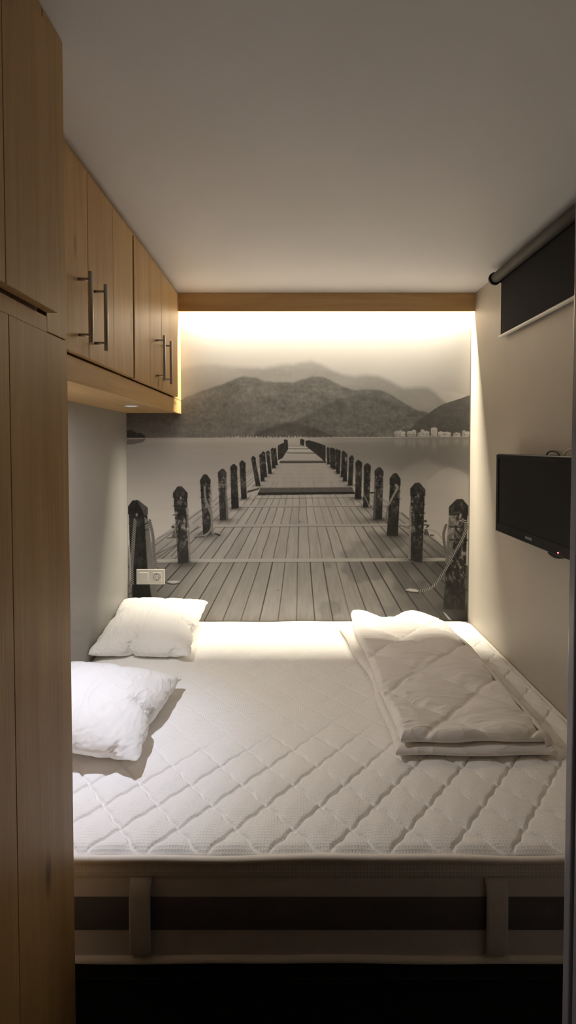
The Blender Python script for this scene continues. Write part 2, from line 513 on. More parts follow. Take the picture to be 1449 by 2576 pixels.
    a = np.exp(-((UU-450)/70)**2-((VV-985)/34)**2)*0.35
    img[:] = img*(1-a)+a*165
    mountain([(640,1085),(700,1063),(735,1058),(775,1040),(811,1020),(850,1001),(899,990),(955,998),(1010,1020),(1065,1037),(1110,1060)], 93, 106, 1104, 8, 26, 0.6)
    mountain([(640,1092),(690,1073),(720,1063),(760,1064),(810,1082),(850,1100)], 82, 100, 1104, 4, 18, 0.3)
    mountain([(1000,1104),(1030,1080),(1060,1052),(1073,1045),(1093,1029),(1120,1015),(1148,1006),(1181,994),(1200,985)], 82, 80, 1104, 0, 14, 0.2)
    # darker wooded patches low on the range
    for bx, by, rx, ry, c, al in [(690,985,34,12,120,.35),(900,1050,90,18,100,.25),(470,1080,70,18,122,.35),(370,1070,60,24,112,.4),(590,1040,60,20,112,.25)]:
        blob(bx, by, rx, ry, c, al)
    # headland at left
    poly([(319,1082),(332,1082),(345,1090),(352,1088),(365,1096),(368,1103),(319,1105)], 58, 0.9, leaf*40)
    # lake
    wn = fbm((H, Wd), (200, 8), rng, 3)-0.5
    w = VV >= 1101.5
    ws = 170+38*sstep(1120, 1330, VV)+14*(1-sstep(330, 600, UU))+10*np.exp(-((VV-1108)/6)**2)+wn*6+(big-0.5)*10  # lake tones raised where the strip lamp's light is weaker
    right = sstep(740, 860, UU)
    ws = ws-right*34*np.exp(-((VV-1125)/75)**2)
    img[:] = np.where(w, ws, img)
    # reflection of the right slope and the pale gap beyond it
    refl = np.interp(uu, [860,930,1008,1040,1073,1095,1128,1155,1180,1200], [1150,1165,1186,1166,1156,1166,1178,1186,1197,1205])[None, :]
    a = (1-sstep(-14, 14, VV-refl))*sstep(900, 1080, UU)*w*0.75
    img[:] = img*(1-a)+a*118
    poly([(1075,1212),(1092,1195),(1110,1181),(1128,1175),(1155,1182),(1180,1197),(1200,1205),(1200,1420),(1075,1420)], 200, 0.35)
    blob(1130, 1230, 80, 40, 200, 0.35)
    poly([(319,1105),(368,1104),(360,1112),(335,1118),(319,1118)], 90, 0.6)
    # shoreline with small houses and their reflections
    stroke([(365,1103.5),(760,1101.5),(1182,1099)], 2.2, 188, 0.85)
    for x in np.arange(560, 770, 7.5):
        h = rng.uniform(1.5, 4.5); q = rng.uniform(2, 6)
        poly([(x,1101.5),(x,1101.5-h),(x+q/2,1100-h),(x+q,1101.5-h),(x+q,1101.5)], rng.uniform(175, 215), 0.85)
    for x in np.arange(400, 560, 9):
        blob(x, 1100.5, rng.uniform(2, 5), 1.6, 172, 0.5)
    for x in np.arange(770, 990, 14):
        blob(x, 1099, rng.uniform(2, 5), 1.4, 180, 0.5)
    houses = [(992,1006,1086),(1003,1012,1084),(1010,1020,1087),(1024,1036,1086),(1035,1047,1083),(1050,1062,1090),(1058,1068,1082),(1066,1080,1086),(1084,1100,1077),(1102,1116,1087),(1112,1134,1088),(1140,1158,1090),(1163,1172,1084),(1170,1182,1087)]
    for a0, a1, t in houses:
        c = rng.uniform(168, 205)
        poly([(a0,1098),(a0,t),((a0+a1)/2,t-2.5),(a1,t),(a1,1098)], c, 0.9)
        poly([(a0+2,1096),(a0+2,t+4),(a1-3,t+5),(a1-3,1096)], c-55, 0.35)
        blob((a0+a1)/2, 1104+(1100-t)*0.6, (a1-a0)*0.4, (1100-t)*0.7, 172, 0.4)
    for x in np.arange(990, 1182, 5):
        blob(x, rng.uniform(1092, 1098), 3, 1.8, rng.choice([70, 80, 190]), 0.5)
    # pier deck
    VPX, VPY = 757.0, 1092.0
    deck = [(319,1405),(430,1330),(520,1268),(628,1196),(700,1142),(728,1120),(768,1117),(800,1140),(905,1205),(1010,1290),(1070,1340),(1135,1392),(1200,1445),(1200,1600),(300,1600),(300,1420)]
    grain = fbm((H, Wd), (30, 60), rng, 4)-0.5
    K = (UU-VPX)/np.maximum(VV-VPY, 4)*(1413-VPY)      # column of each point carried to the line v = 1413
    pl = np.floor((K-749+VPX-VPX+VPX-VPX+757-757-(-8))/31.7)
    kk = (K+757-749)/31.7
    plank = np.floor(kk)
    ptone = hnoise(plank*7.3+0.5, np.zeros_like(plank)+3.3, 5)-0.5
    seg = (VV > 1240).astype(int)+(VV > 1272)+(VV > 1320)+(VV > 1408)
    ptone2 = hnoise(plank*3.1+seg*17.7+0.5, seg*5.5+0.5, 9)-0.5
    streak = hfbm(kk*9, (VV-VPY)/26.0, 21, 3)-0.5
    shade = 200-34*sstep(1180, 1480, VV)-10*sstep(1405, 1420, VV)  # deck print lighter than the sky to counter the lamp's falloff
    blot = fbm((H, Wd), (16, 12), rng, 3)-0.5
    shade = shade-26*sstep(0.03, 0.16, blot)*sstep(1230, 1330, VV)*sstep(700, 900, UU)-62*sstep(0, 1, (UU-900-(1560-VV)*0.15)/230)*sstep(1290, 1400, VV)-22*sstep(0, 1, (500-UU)/150)*sstep(1300, 1420, VV)
    shade = shade+ptone*10+ptone2*16+streak*20+grain*14
    poly(deck, 0, 1.0, shade)
    # shaded edges of the deck beside the posts
    for bx, by, rx, ry, c, al in [(1120,1545,85,55,66,.75),(1060,1500,80,60,110,.55),(1150,1450,40,60,95,.4),(1010,1425,70,26,98,.55),(1050,1420,40,18,84,.55),(960,1372,60,22,110,.45),(1000,1352,40,14,88,.5),(930,1312,55,12,118,.45),(955,1308,25,8,88,.5),(900,1256,26,7,120,.5),(930,1280,26,7,110,.5),
                               (420,1450,60,40,118,.55),(465,1425,34,18,96,.6),(380,1500,50,40,112,.5),(520,1352,34,12,104,.55),(560,1312,30,8,116,.45),(592,1281,22,6,120,.4),(470,1380,60,22,140,.3),(900,1500,70,70,122,.3),(740,1570,300,26,118,.35)]:
        blob(bx, by, rx, ry, c, al)
    # plank gaps
    for k in range(-14, 16):
        xb = 749+31.7*k
        def at(v): return VPX+(xb-VPX)*(v-VPY)/(1413-VPY)
        for v0, v1, s in ((1412,1600,1.0),(1324,1405,0.75),(1275,1318,0.55),(1246,1270,0.4),(1172,1226,0.28)):
            strong = hnoise(np.array([k*5.7+v0*0.13]), np.array([2.2]), 3)[0]
            if strong < 0.12 and v0 < 1400: continue
            mv = (v0+v1)/2
            if not (VPX-(VPX-430)*(mv-VPY)/(1330-VPY) - 4 < at(mv) < VPX+(1070-VPX)*(mv-VPY)/(1340-VPY)+4): continue
            ww = (0.9+1.7*strong)*(0.45+0.55*(mv-VPY)/400)*(1.2 if v0 > 1400 else 1)
            vs = np.linspace(v0, v1, 5)
            stroke([(at(v)+0.6*math.sin(v*0.11+k), v) for v in vs], ww, 46+30*(1-s)+38*(1-strong)*0.6, 0.45+0.5*s)
            if k < 0 and v0 > 1400:
                stroke([(at(v)-1.6, v) for v in vs], 0.9, 190, 0.4)
    # pale cross battens
    for v, w_, x0, x1 in ((1409,8.5,398,1121),(1321.5,5,541,1030),(1272.5,3.2,595,1000),(1252,1.6,640,905)):
        stroke([(x0,v+2.0),(x1,v-1.5)], w_, 190, 0.92)
        stroke([(x0,v+w_*0.62+2),(x1,v+w_*0.62-1.5)], 1.3, 92, 0.7)
    # beyond the step: lighter far decks and dark step faces
    poly([(655,1226),(672,1200),(708,1164),(818,1162),(852,1192),(888,1226)], 0, 1.0, 182+streak*10+grain*14)
    for v, x0, x1 in ((1211,664,876),(1200,672,864),(1190,684,852),(1180,690,845),(1173,698,836)):
        stroke([(x0,v),(x1,v)], 1.0, 205, 0.5); stroke([(x0,v+1),(x1,v+1)], 0.8, 130, 0.4)
    for x in (700,752,787,690,830,860):
        stroke([(x,1212),(VPX+(x-VPX)*1.13,1226)], 1.0, 110, 0.6)
    poly([(655,1226),(886,1225),(892,1242),(648,1245)], 98, 1.0, streak*30)
    poly([(649,1239),(892,1237),(893,1243),(648,1246)], 44, 0.95)
    stroke([(656,1227),(887,1225)], 1.6, 170, 0.8)
    poly([(622,1235),(655,1226),(650,1232),(622,1240)], 62, 0.9)
    poly([(712,1142),(798,1142),(816,1160),(706,1160)], 184, 1.0)
    poly([(704,1159),(820,1159),(821,1164.5),(703,1165)], 92, 1.0)
    stroke([(703,1164.5),(821,1163.8)], 1.6, 40, 0.9)
    poly([(723,1133),(786,1133),(794,1140),(718,1140)], 188, 1.0); stroke([(722,1139.5),(796,1140)], 2.2, 62, 0.9)
    poly([(725,1124),(776,1124),(782,1129),(722,1129)], 192, 1.0); stroke([(724,1129),(784,1129)], 1.8, 70, 0.9)
    poly([(727,1119),(762,1119),(768,1122),(726,1122)], 186, 1.0); stroke([(726,1122),(768,1122)], 1.2, 84, 0.9)
    # outer deck lines and thin ropes over the water
    for a, b in (((319,1432),(449,1367)),((398,1402),(446,1370)),((430,1400),(449,1380)),((482,1338),(505,1325)),((1010,1289),(1030,1306)),((1064,1362),(1110,1402)),((1091,1412),(1120,1437)),((1005,1320),(1030,1330))):
        stroke([a, b], 1.6, 66, 0.8)
    for pts in ([(396,1355),(430,1338),(452,1322)],[(1064,1349),(1085,1349),(1104,1364),(1122,1364)],[(1075,1331),(1100,1340),(1116,1362)],[(1003,1289),(1016,1296),(1030,1307)],[(1100,1411),(1121,1411)]):
        stroke(pts, 1.1, 96, 0.7)
    # posts
    mott = fbm((H, Wd), (130, 210), rng, 3, 0.6)
    mott2 = fbm((H, Wd), (45, 90), rng, 3, 0.6)
    def post(top, capl, capr, capb, bl, br, face=None, dark=50, mot=1.0, facecol=130, notch=True):
        tx, ty = top; (blx, bly), (brx, bry) = bl, br
        w = capr[0]-capl[0]
        blob((blx+brx)/2, bly-1, w*0.9, max(2.5, w*0.22), 58, 0.65)
        tex = (sstep(0.48, 0.70, mott*0.65+mott2*0.35)*74*mot+(mott2-0.5)*40+leaf*26)
        lowt = sstep(bly-0.45*(bly-ty), bly-0.08*(bly-ty), VV)
        tex = tex*(1-0.85*lowt)-8*lowt
        body = [(capl[0]+w*0.04,capb),(capr[0]-w*0.04,capb),(brx,bry),(blx,bly)]
        poly(body, dark, 1.0, tex)
        if face:
            poly(face, facecol, 0.9, tex*0.5)
        cap = [(tx-w*0.16,ty+1),(tx+w*0.10,ty),(tx+w*0.18,ty+1.5),capr,(capr[0],capb),(capl[0],capb),capl]
        poly(cap, dark-6, 1.0, tex*0.35)
        poly([(tx-w*0.16,ty+1),(tx+w*0.05,ty),(tx-w*0.02,capl[1]+3),(capl[0],capl[1])], dark+8, 0.6)
        if notch and w > 14:
            n = (bly-ty)/190.0
            for dv in (0, 13*n*1.6, 27*n*1.6):
                stroke([(capl[0]+1,capb+dv),(capr[0]-1,capb+dv+1)], 1.8*n+0.6, 26, 0.75)
                for x in (capl[0], capr[0]):
                    blob(x, capb+dv+1, 1.6, 1.6*n+0.6, 165, 0.55)
        if w > 9:
            blob(tx+w*0.06, capb+1, max(0.9, w*0.045), max(1.2, w*0.07), 225, 0.95)
    far = [((825,1124),(821.5,1128),(828.5,1128),1131,(823,1168),(830,1168)),((833,1125),(829,1129),(837,1129),1132,(831,1176),(839,1176)),((838,1126),(834,1130),(843,1130),1133,(836,1180),(844,1180)),
           ((847,1129),(843,1133),(852,1133),1137,(845,1188),(853,1188)),((853,1131),(848.5,1135),(857,1135),1140,(847,1192),(855,1192)),((864,1133),(859.5,1138),(869,1138),1143,(857,1200),(866,1200)),
           ((868.5,1138),(862,1144),(874,1144),1150,(862.5,1211),(873,1211)),((885,1145),(878,1151),(890,1151),1157,(875,1222),(887,1221)),
           ((692,1126),(688.5,1129),(695,1129),1132,(692,1170),(699,1170)),((685.5,1126),(681,1130),(690,1130),1134,(684,1178),(694,1178)),((674,1133),(669,1137),(679,1137),1141,(675,1192),(684,1192)),
           ((662,1135),(658,1139),(667.5,1139),1143,(663,1200),(672,1200)),((656,1141),(652,1145),(661,1145),1150,(656,1211),(666,1210)),((637,1146.5),(632,1152),(643.5,1152),1158,(643.5,1223),(655.5,1222))]
    poly([(699,1121),(706,1117),(714,1114),(714,1107),(719,1105),(724,1108),(725,1130),(710,1153),(699,1158)], 50, 1.0, (mott-0.5)*40)
    poly([(755,1105),(760,1104),(766,1107),(765,1122),(755,1119)], 48, 1.0, (mott-0.5)*30)
    poly([(768,1109),(777,1107.5),(794,1112),(808,1117),(819,1121),(819,1164),(811,1156),(790,1138),(769,1122)], 50, 1.0, (mott-0.5)*40)
    for q in far: post(*q, dark=52, mot=0.4, notch=False)
    post((609,1158),(602,1165),(618,1165),1172,(607,1256),(621,1254), dark=50, mot=0.55)
    post((588,1167),(579,1175),(597,1175),1183,(582,1280),(601,1278), dark=50, mot=0.35)
    post((560,1179),(548,1188),(570,1189),1200,(553,1309),(574,1307), face=[(566,1215),(570,1213),(575,1305),(569,1307)], dark=60, mot=0.8, facecol=125)
    post((901,1157),(894,1164),(911,1164),1173,(893,1255),(909,1256), dark=50, mot=0.5)
    post((924,1165),(915,1172),(933,1172),1184,(913,1276),(929,1277), dark=54, mot=0.8)
    post((954,1175),(942,1184),(965,1186),1196,(938,1308),(961,1307), face=[(942,1205),(947,1204),(944,1306),(938,1307)], dark=56, mot=0.8, facecol=100)
    post((516,1193),(503,1208),(530,1207),1216,(511,1346),(536,1343), face=[(527,1226),(532,1222),(537,1342),(531,1343)], dark=52, mot=1.0, facecol=140)
    post((994,1190),(980,1203),(1008,1205),1219,(973,1348),(1001,1349), dark=54, mot=0.6)
    post((452,1223),(435,1240),(472,1240),1251,(448,1419),(480,1414), face=[(468,1280),(474,1278),(480,1412),(475,1414)], dark=54, mot=1.25, facecol=140)
    post((1050,1214),(1032,1229),(1070,1232),1246,(1028,1409),(1062,1416), face=[(1030,1275),(1036,1275),(1033,1408),(1027,1406)], dark=52, mot=1.1, facecol=150)
    post((1156,1255),(1129,1275),(1178,1273),1295,(1115,1532),(1169,1535), face=[(1129,1300),(1147,1306),(1135,1420),(1119,1416)], dark=48, mot=1.3, facecol=122)
    post((341,1258),(322,1274),(372,1278),1294,(330,1513),(397,1511), face=[(363,1300),(374,1308),(397,1510),(382,1510),(371,1427)], dark=40, mot=0.15, facecol=132, notch=False)
    poly([(345,1258),(352,1261),(372,1277),(372,1293),(362,1298),(358,1284)], 92, 0.85, (mott2-0.5)*40)
    for v in (1317, 1333): stroke([(362,v+3),(372,v-2)], 2.2, 28, 0.9)
    poly([(322,1370),(330,1400),(333,1500),(340,1510),(322,1512)], 135, 0.8)
    for v in (1424, 1472, 1493): stroke([(322,v+3),(333,v-3)], 1.6, 50, 0.8)
    # ropes, cleats and hooks
    stroke([(340,1309),(337,1340),(334.5,1379),(331.5,1420),(332,1470)], 9, 176, 1.0, 5.2, 40)
    stroke([(325,1375),(327,1400),(328,1460)], 3, 190, 0.8)
    stroke([(376,1310),(384,1345),(388,1392),(394,1429)], 7.5, 178, 1.0, 5.0, 48)
    stroke([(515,1224),(516,1249),(525,1279),(533.5,1304),(530,1332),(516,1346),(492,1350)], 5.0, 165, 1.0, 3.0, 120)
    stroke([(490,1352),(514,1350)], 2.0, 40, 0.8)
    poly([(541,1340),(556,1345),(553,1349),(540,1344)], 46, 0.9); stroke([(541,1339),(556,1344)], 1.6, 190, 0.8)
    stroke([(655,1152),(649,1158),(652,1168),(664,1163),(668,1166)], 1.8, 150, 0.8)
    stroke([(916,1246),(924,1262),(929,1276)], 2.6, 160, 0.9); stroke([(933,1243),(938.5,1262),(934,1280),(923,1281)], 2.0, 175, 0.9)
    stroke([(932,1240),(940,1239)], 4.0, 42, 0.9)
    stroke([(996,1220),(1000,1227),(989,1248),(977,1272)], 6.0, 176, 1.0, 3.0, 140, w1=4)
    stroke([(977,1272),(972,1299),(974,1315)], 3.4, 110, 1.0)
    blob(905, 1192, 2, 6, 190, 0.6); blob(870, 1156, 1.4, 5, 200, 0.8)
    stroke([(1122,1321),(1116,1344),(1118,1368),(1121,1388)], 6.5, 150, 1.0, 4.6, 66)
    stroke([(1161,1308),(1169,1311),(1173,1324),(1168,1344),(1159,1364),(1147,1384),(1135,1405),(1124,1427),(1109,1450),(1095,1470),(1078,1482),(1053,1487)], 9.0, 186, 1.0, 5.6, 48, w1=6.0)
    blob(1154, 1312, 3, 4, 190, 0.7)
    poly([(1018,1484),(1030,1480),(1046,1482),(1053,1486),(1050,1489),(1034,1488)], 198, 1.0)
    stroke([(1022,1488),(1052,1492)], 2.4, 44, 0.85)
    poly([(417,1463),(430,1461),(446,1460),(453,1463),(450,1467),(432,1467)], 196, 1.0)
    stroke([(418,1466),(434,1470),(452,1467)], 2.6, 50, 0.85); blob(447, 1463, 2.4, 1.4, 140, 0.8)
    poly([(431,1325),(438,1318),(440,1330),(432,1328)], 60, 0.9); poly([(434,1318),(440,1316),(441,1322),(436,1324)], 185, 0.9)
    poly([(437,1335),(441,1335),(443,1351),(430,1353)], 96, 0.9); stroke([(421,1354),(443,1352)], 1.8, 48, 0.85)
    poly([(1066,1308),(1074,1308),(1074,1314),(1066,1314)], 70, 0.9); stroke([(1066,1320),(1078,1322),(1073,1327)], 3, 50, 0.9)
    poly([(1068,1330),(1075,1332),(1080,1346),(1066,1346)], 76, 0.85); stroke([(1083,1346),(1090,1347)], 3, 40, 0.9)
    poly([(1113,1538),(1122,1544),(1137,1561),(1128,1558)], 190, 0.9)
    blob(1160, 1560, 36, 26, 40, 0.8)
    poly([(1113,1538),(1122,1544),(1137,1561),(1128,1558)], 175, 0.9)
    for x, y in ((638,1259),(700,1485),(755,1312)): blob(x, y, 1.8, 1.2, 60, 0.8)
    # paper grain, box filter to one sample per pixel
    img += (rng.random(img.shape)-0.5)*3
    img = np.clip(img, 14, 245)
    return img.reshape(V1-V0, SS, U1-U0, SS).mean((1, 3))

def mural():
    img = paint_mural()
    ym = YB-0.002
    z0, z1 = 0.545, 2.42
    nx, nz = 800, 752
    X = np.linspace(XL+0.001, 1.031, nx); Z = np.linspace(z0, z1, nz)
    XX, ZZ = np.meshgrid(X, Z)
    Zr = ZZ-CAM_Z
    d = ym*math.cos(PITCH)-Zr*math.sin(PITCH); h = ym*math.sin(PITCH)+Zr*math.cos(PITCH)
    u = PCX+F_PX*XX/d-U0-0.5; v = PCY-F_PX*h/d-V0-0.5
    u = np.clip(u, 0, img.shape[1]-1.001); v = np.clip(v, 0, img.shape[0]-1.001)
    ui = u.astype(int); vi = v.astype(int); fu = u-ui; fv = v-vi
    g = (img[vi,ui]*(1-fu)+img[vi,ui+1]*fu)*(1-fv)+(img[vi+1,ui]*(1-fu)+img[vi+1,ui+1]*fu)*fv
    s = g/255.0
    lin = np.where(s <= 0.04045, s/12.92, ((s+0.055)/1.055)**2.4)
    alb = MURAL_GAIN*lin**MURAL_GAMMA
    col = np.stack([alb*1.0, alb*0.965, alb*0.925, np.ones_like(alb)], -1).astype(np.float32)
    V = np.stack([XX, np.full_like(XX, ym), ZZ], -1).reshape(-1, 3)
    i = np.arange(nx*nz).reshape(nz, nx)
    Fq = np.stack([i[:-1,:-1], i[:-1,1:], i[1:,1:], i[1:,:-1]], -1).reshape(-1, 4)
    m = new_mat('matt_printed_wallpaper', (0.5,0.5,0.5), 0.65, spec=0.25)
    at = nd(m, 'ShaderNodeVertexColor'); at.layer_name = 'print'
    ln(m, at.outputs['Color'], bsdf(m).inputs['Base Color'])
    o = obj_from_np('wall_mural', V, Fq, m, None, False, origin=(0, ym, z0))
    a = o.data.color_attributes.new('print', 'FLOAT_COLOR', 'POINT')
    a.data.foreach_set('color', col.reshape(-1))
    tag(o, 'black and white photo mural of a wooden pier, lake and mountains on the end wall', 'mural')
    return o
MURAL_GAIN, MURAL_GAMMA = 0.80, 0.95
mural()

# ------------------------------------------------------------------ bed base and mattress
MX0, MX1, MY0, MY1 = -0.955, 1.027, 1.154, 2.736
b = empty('bed_base', (0.036, 1.95, 0), 'bed base under the white mattress, blackened for shade', 'bed base')
obj_from_bm('plinth', box(MX0+0.02, MX1-0.02, MY0+0.06, MY1-0.01, 0.0, 0.20, 0.004), M['bed_base'], b)
obj_from_bm('platform', box(MX0+0.005, MX1-0.005, MY0+0.02, MY1-0.005, 0.20, 0.268, 0.006), M['bed_base'], b)

mat = empty('mattress', (0.036, 1.95, 0.268), 'white quilted mattress with waffle knit top filling the room from wall to wall', 'mattress')
RC = 0.055   # corner radius in plan
def bed_height(x, y):
    """top surface of the mattress: quilted diamonds, softer where the cover lies smooth"""
    ax, ay = 0.154, 0.164
    s1 = (x-0.158)/ax+(y-1.231)/ay; s2 = (x-0.158)/ax-(y-1.231)/ay
    w1 = s1+0.022*np.sin(2*PI*s2*2); w2 = s2-0.022*np.sin(2*PI*s1*2)
    d1 = np.abs(w1-np.round(w1)); d2 = np.abs(w2-np.round(w2))
    line = np.exp(-(d1/0.033)**2)+np.exp(-(d2/0.033)**2)
    line = np.minimum(line, 1.15)
    puff = np.clip((0.5-np.abs(d1-0.5))*(0.5-np.abs(d2-0.5))*4, 0, 1)**0.5
    amp = 1.0-0.80*sstep(1.40, 1.75, y)*(1-sstep(0.30, 0.8, x))-0.40*sstep(1.35, 1.6, y)*sstep(0.2, -0.3, x)
    amp = np.maximum(amp, 0.12)*(0.88+0.24*hnoise(x*3, y*3, 7))
    h = amp*(0.0085*puff-0.0072*line)
    wr = (hfbm((x*0.75+y*0.66)*3.2, (y*0.75-x*0.66)*13, 31, 3)-0.5)
    h = h+wr*0.010*sstep(0.35, -0.05, x)*sstep(1.3, 1.55, y)*sstep(2.7, 2.3, y)
    h = h+(hfbm(x*2.2, y*2.2, 41, 2)-0.5)*0.003
    return h
def mattress_top():
    nx, ny = 640, 520
    X = np.linspace(MX0, MX1, nx); Y = np.linspace(MY0, MY1, ny)
    XX, YY = np.meshgrid(X, Y)
    # round the plan corners
    cx = np.clip(XX, MX0+RC, MX1-RC); cy = np.clip(YY, MY0+RC, MY1-RC)
    dx = XX-cx; dy = YY-cy; ln_ = np.hypot(dx, dy); mxx = np.maximum(np.abs(dx), np.abs(dy))
    k = np.where((np.abs(dx) > 1e-9) & (np.abs(dy) > 1e-9), mxx/np.maximum(ln_, 1e-9), 1.0)
    PX = cx+dx*k; PY = cy+dy*k
    e = np.minimum(np.minimum(XX-MX0, MX1-XX), np.minimum(YY-MY0, MY1-YY))
    roll = np.sqrt(np.clip(1-(1-np.clip(e/0.035, 0, 1))**2, 0, 1))
    ZZ = BED_Z-0.013*(1-roll)+bed_height(PX, PY)*sstep(0.0, 0.03, e)
    i = np.arange(nx*ny).reshape(ny, nx)
    Fq = np.stack([i[:-1,:-1], i[:-1,1:], i[1:,1:], i[1:,:-1]], -1).reshape(-1, 4)
    return np.stack([PX, PY, ZZ], -1).reshape(-1, 3), Fq
V, Fq = mattress_top()
obj_from_np('quilted_top', V, Fq, M['mattress_top'], mat)
def rim(inset=0.0, n=14, step=0.02):
    pts = []
    r = RC-inset
    x0, x1, y0, y1 = MX0+inset, MX1-inset, MY0+inset, MY1-inset
    def seg(a, b_):
        a, b_ = np.array(a), np.array(b_); m = max(2, int(np.hypot(*(b_-a))/step))
        for t in np.linspace(0, 1, m, endpoint=False): pts.append(a+(b_-a)*t)
    def arc(c, a0):
        for t in np.linspace(0, PI/2, n, endpoint=False): pts.append(np.array([c[0]+r*math.cos(a0+t), c[1]+r*math.sin(a0+t)]))
    seg((x0+r, y0), (x1-r, y0)); arc((x1-r, y0+r), -PI/2); seg((x1, y0+r), (x1, y1-r)); arc((x1-r, y1-r), 0)
    seg((x1-r, y1), (x0+r, y1)); arc((x0+r, y1-r), PI/2); seg((x0, y1-r), (x0, y0+r)); arc((x0+r, y0+r), PI)
    return np.array(pts)
def band(profile):
    """sweep (inset, z) profile around the rim; waviness only on the free front"""
    rings = []
    for ins, z in profile:
        p = rim(0.0); c = np.array([(MX0+MX1)/2, (MY0+MY1)/2])
        base = rim(0.01); nrm = p-base; nrm /= np.linalg.norm(nrm, axis=1)[:, None]
        q = p-nrm*ins
        rings.append(np.column_stack([q, np.full(len(q), z)]))
    n = len(rings[0]); V = np.concatenate(rings); F = []
    for a in range(len(rings)-1):
        for k in range(n):
            l = (k+1) % n
            F.append((a*n+k, a*n+l, (a+1)*n+l, (a+1)*n+k))
    return V, np.array(F)
def wav(x): return 0.0022*np.sin(x*7.3+0.4)+0.0014*np.sin(x*17+1.0)
p = rim(0.0); pt = np.column_stack([p, BED_Z-0.012+wav(p[:,0])])
obj_from_np('top_piping', *tube_np(pt, 0.0085, 10, True), M['piping'], mat)
V, Fq = band([(0.002,0.530),(0.004,0.520),(0.0,0.508),(0.0,0.495),(0.005,0.484)])
obj_from_np('waffle_border', V, Fq, M['mattress_border'], mat)
V, Fq = band([(0.005,0.484),(0.002,0.470),(-0.001,0.44),(-0.002,0.39),(-0.001,0.34),(0.002,0.30),(0.004,0.284)])
obj_from_np('side_panel', V, Fq, M['mattress_side'], mat)
V, Fq = band([(0.004,0.444),(-0.0035,0.440),(-0.0045,0.40),(-0.0045,0.38),(-0.0035,0.358),(0.004,0.354)])
tag(obj_from_np('stripe_band', V, Fq, M['mattress_band'], mat), 'dark navy stripe around the mattress side')
p = rim(0.0); pb = np.column_stack([p, 0.279+0.6*wav(p[:,0]+1)])
obj_from_np('bottom_piping', *tube_np(pb, 0.0085, 10, True), M['piping'], mat)
for xa in (-0.405, 0.483):
    bm = bmesh.new()
    prof = [(-0.002,0.488),(0.010,0.476),(0.0135,0.45),(0.0145,0.40),(0.0135,0.34),(0.010,0.302),(-0.002,0.288)]
    rows = []
    for k in range(9):
        x = xa+0.053*k/8; bul = 0.0015*math.sin(PI*k/8)
        rows.append([bm.verts.new((x, MY0-d_-(bul if d_ > 0 else 0), z)) for d_, z in prof])
    for k in range(8):
        for j in range(len(prof)-1):
            bm.faces.new((rows[k][j], rows[k+1][j], rows[k+1][j+1], rows[k][j+1]))
    o = obj_from_bm('carry_strap', bm, M['strap'], mat, True)
    sm = o.modifiers.new('thick', 'SOLIDIFY'); sm.thickness = 0.003; sm.offset = 0

# ------------------------------------------------------------------ wardrobe at left
wr = empty('wardrobe', (XL+0.235, 0.5, 0), 'tall honey oak wardrobe with grooved doors in the left foreground', 'wardrobe')
WY0, WY1 = -0.45, 1.04
bm = bmesh.new()
add_box(bm, XL+0.001, WFX-0.035, WY0+0.0, WY1, 0.0, ZC-0.002)
add_box(bm, WFX-0.03, WFX-0.004, WY0, WY1-0.001, 0.0, 0.078)
add_box(bm, WFX-0.02, WFX, 0.957, WY1, 1.8025, ZC-0.002, 0.0015)                 # far stile
add_box(bm, WFX-0.02, WFX+0.001, WY0, 0.955, 1.8002, 1.831)                  # rail between the doors
add_box(bm, WFX-0.02, WFX, WY0, 0.955, 2.360, ZC-0.002, 0.001)
obj_from_bm('carcass', bm, M['wood_v'], wr)
def plank_panel(x_face, thick, y0, y1, z0, z1, joints, g=0.0010, bev=0.0009):
    """boards side by side with V-grooves; faces towards +x"""
    bm = bmesh.new()
    ys = [y0]+list(joints)+[y1]
    for a, b_ in zip(ys[:-1], ys[1:]):
        add_box(bm, x_face-thick, x_face, a+(g/2 if a != y0 else 0), b_-(g/2 if b_ != y1 else 0), z0, z1, bev, 1)
    add_box(bm, x_face-thick*0.9, x_face-0.003, y0+0.002, y1-0.002, z0+0.002, z1-0.002)
    return bm
obj_from_bm('upper_door', plank_panel(WDX, 0.022, 0.30, 0.957, 1.839, 2.382, [0.42,0.535,0.66,0.786]), M['wood_v'], wr)
obj_from_bm('upper_door', plank_panel(WDX, 0.022, -0.42, 0.297, 1.839, 2.382, [-0.28,-0.14,0.0,0.15]), M['wood_v'], wr)
obj_from_bm('lower_door', plank_panel(WFX+0.001, 0.020, 0.30, WY1, 0.08, 1.800, [0.43,0.55,0.68,0.827]), M['wood_v'], wr)
obj_from_bm('lower_door', plank_panel(WFX+0.001, 0.020, -0.42, 0.297, 0.08, 1.800, [-0.28,-0.14,0.0,0.15]), M['wood_v'], wr)

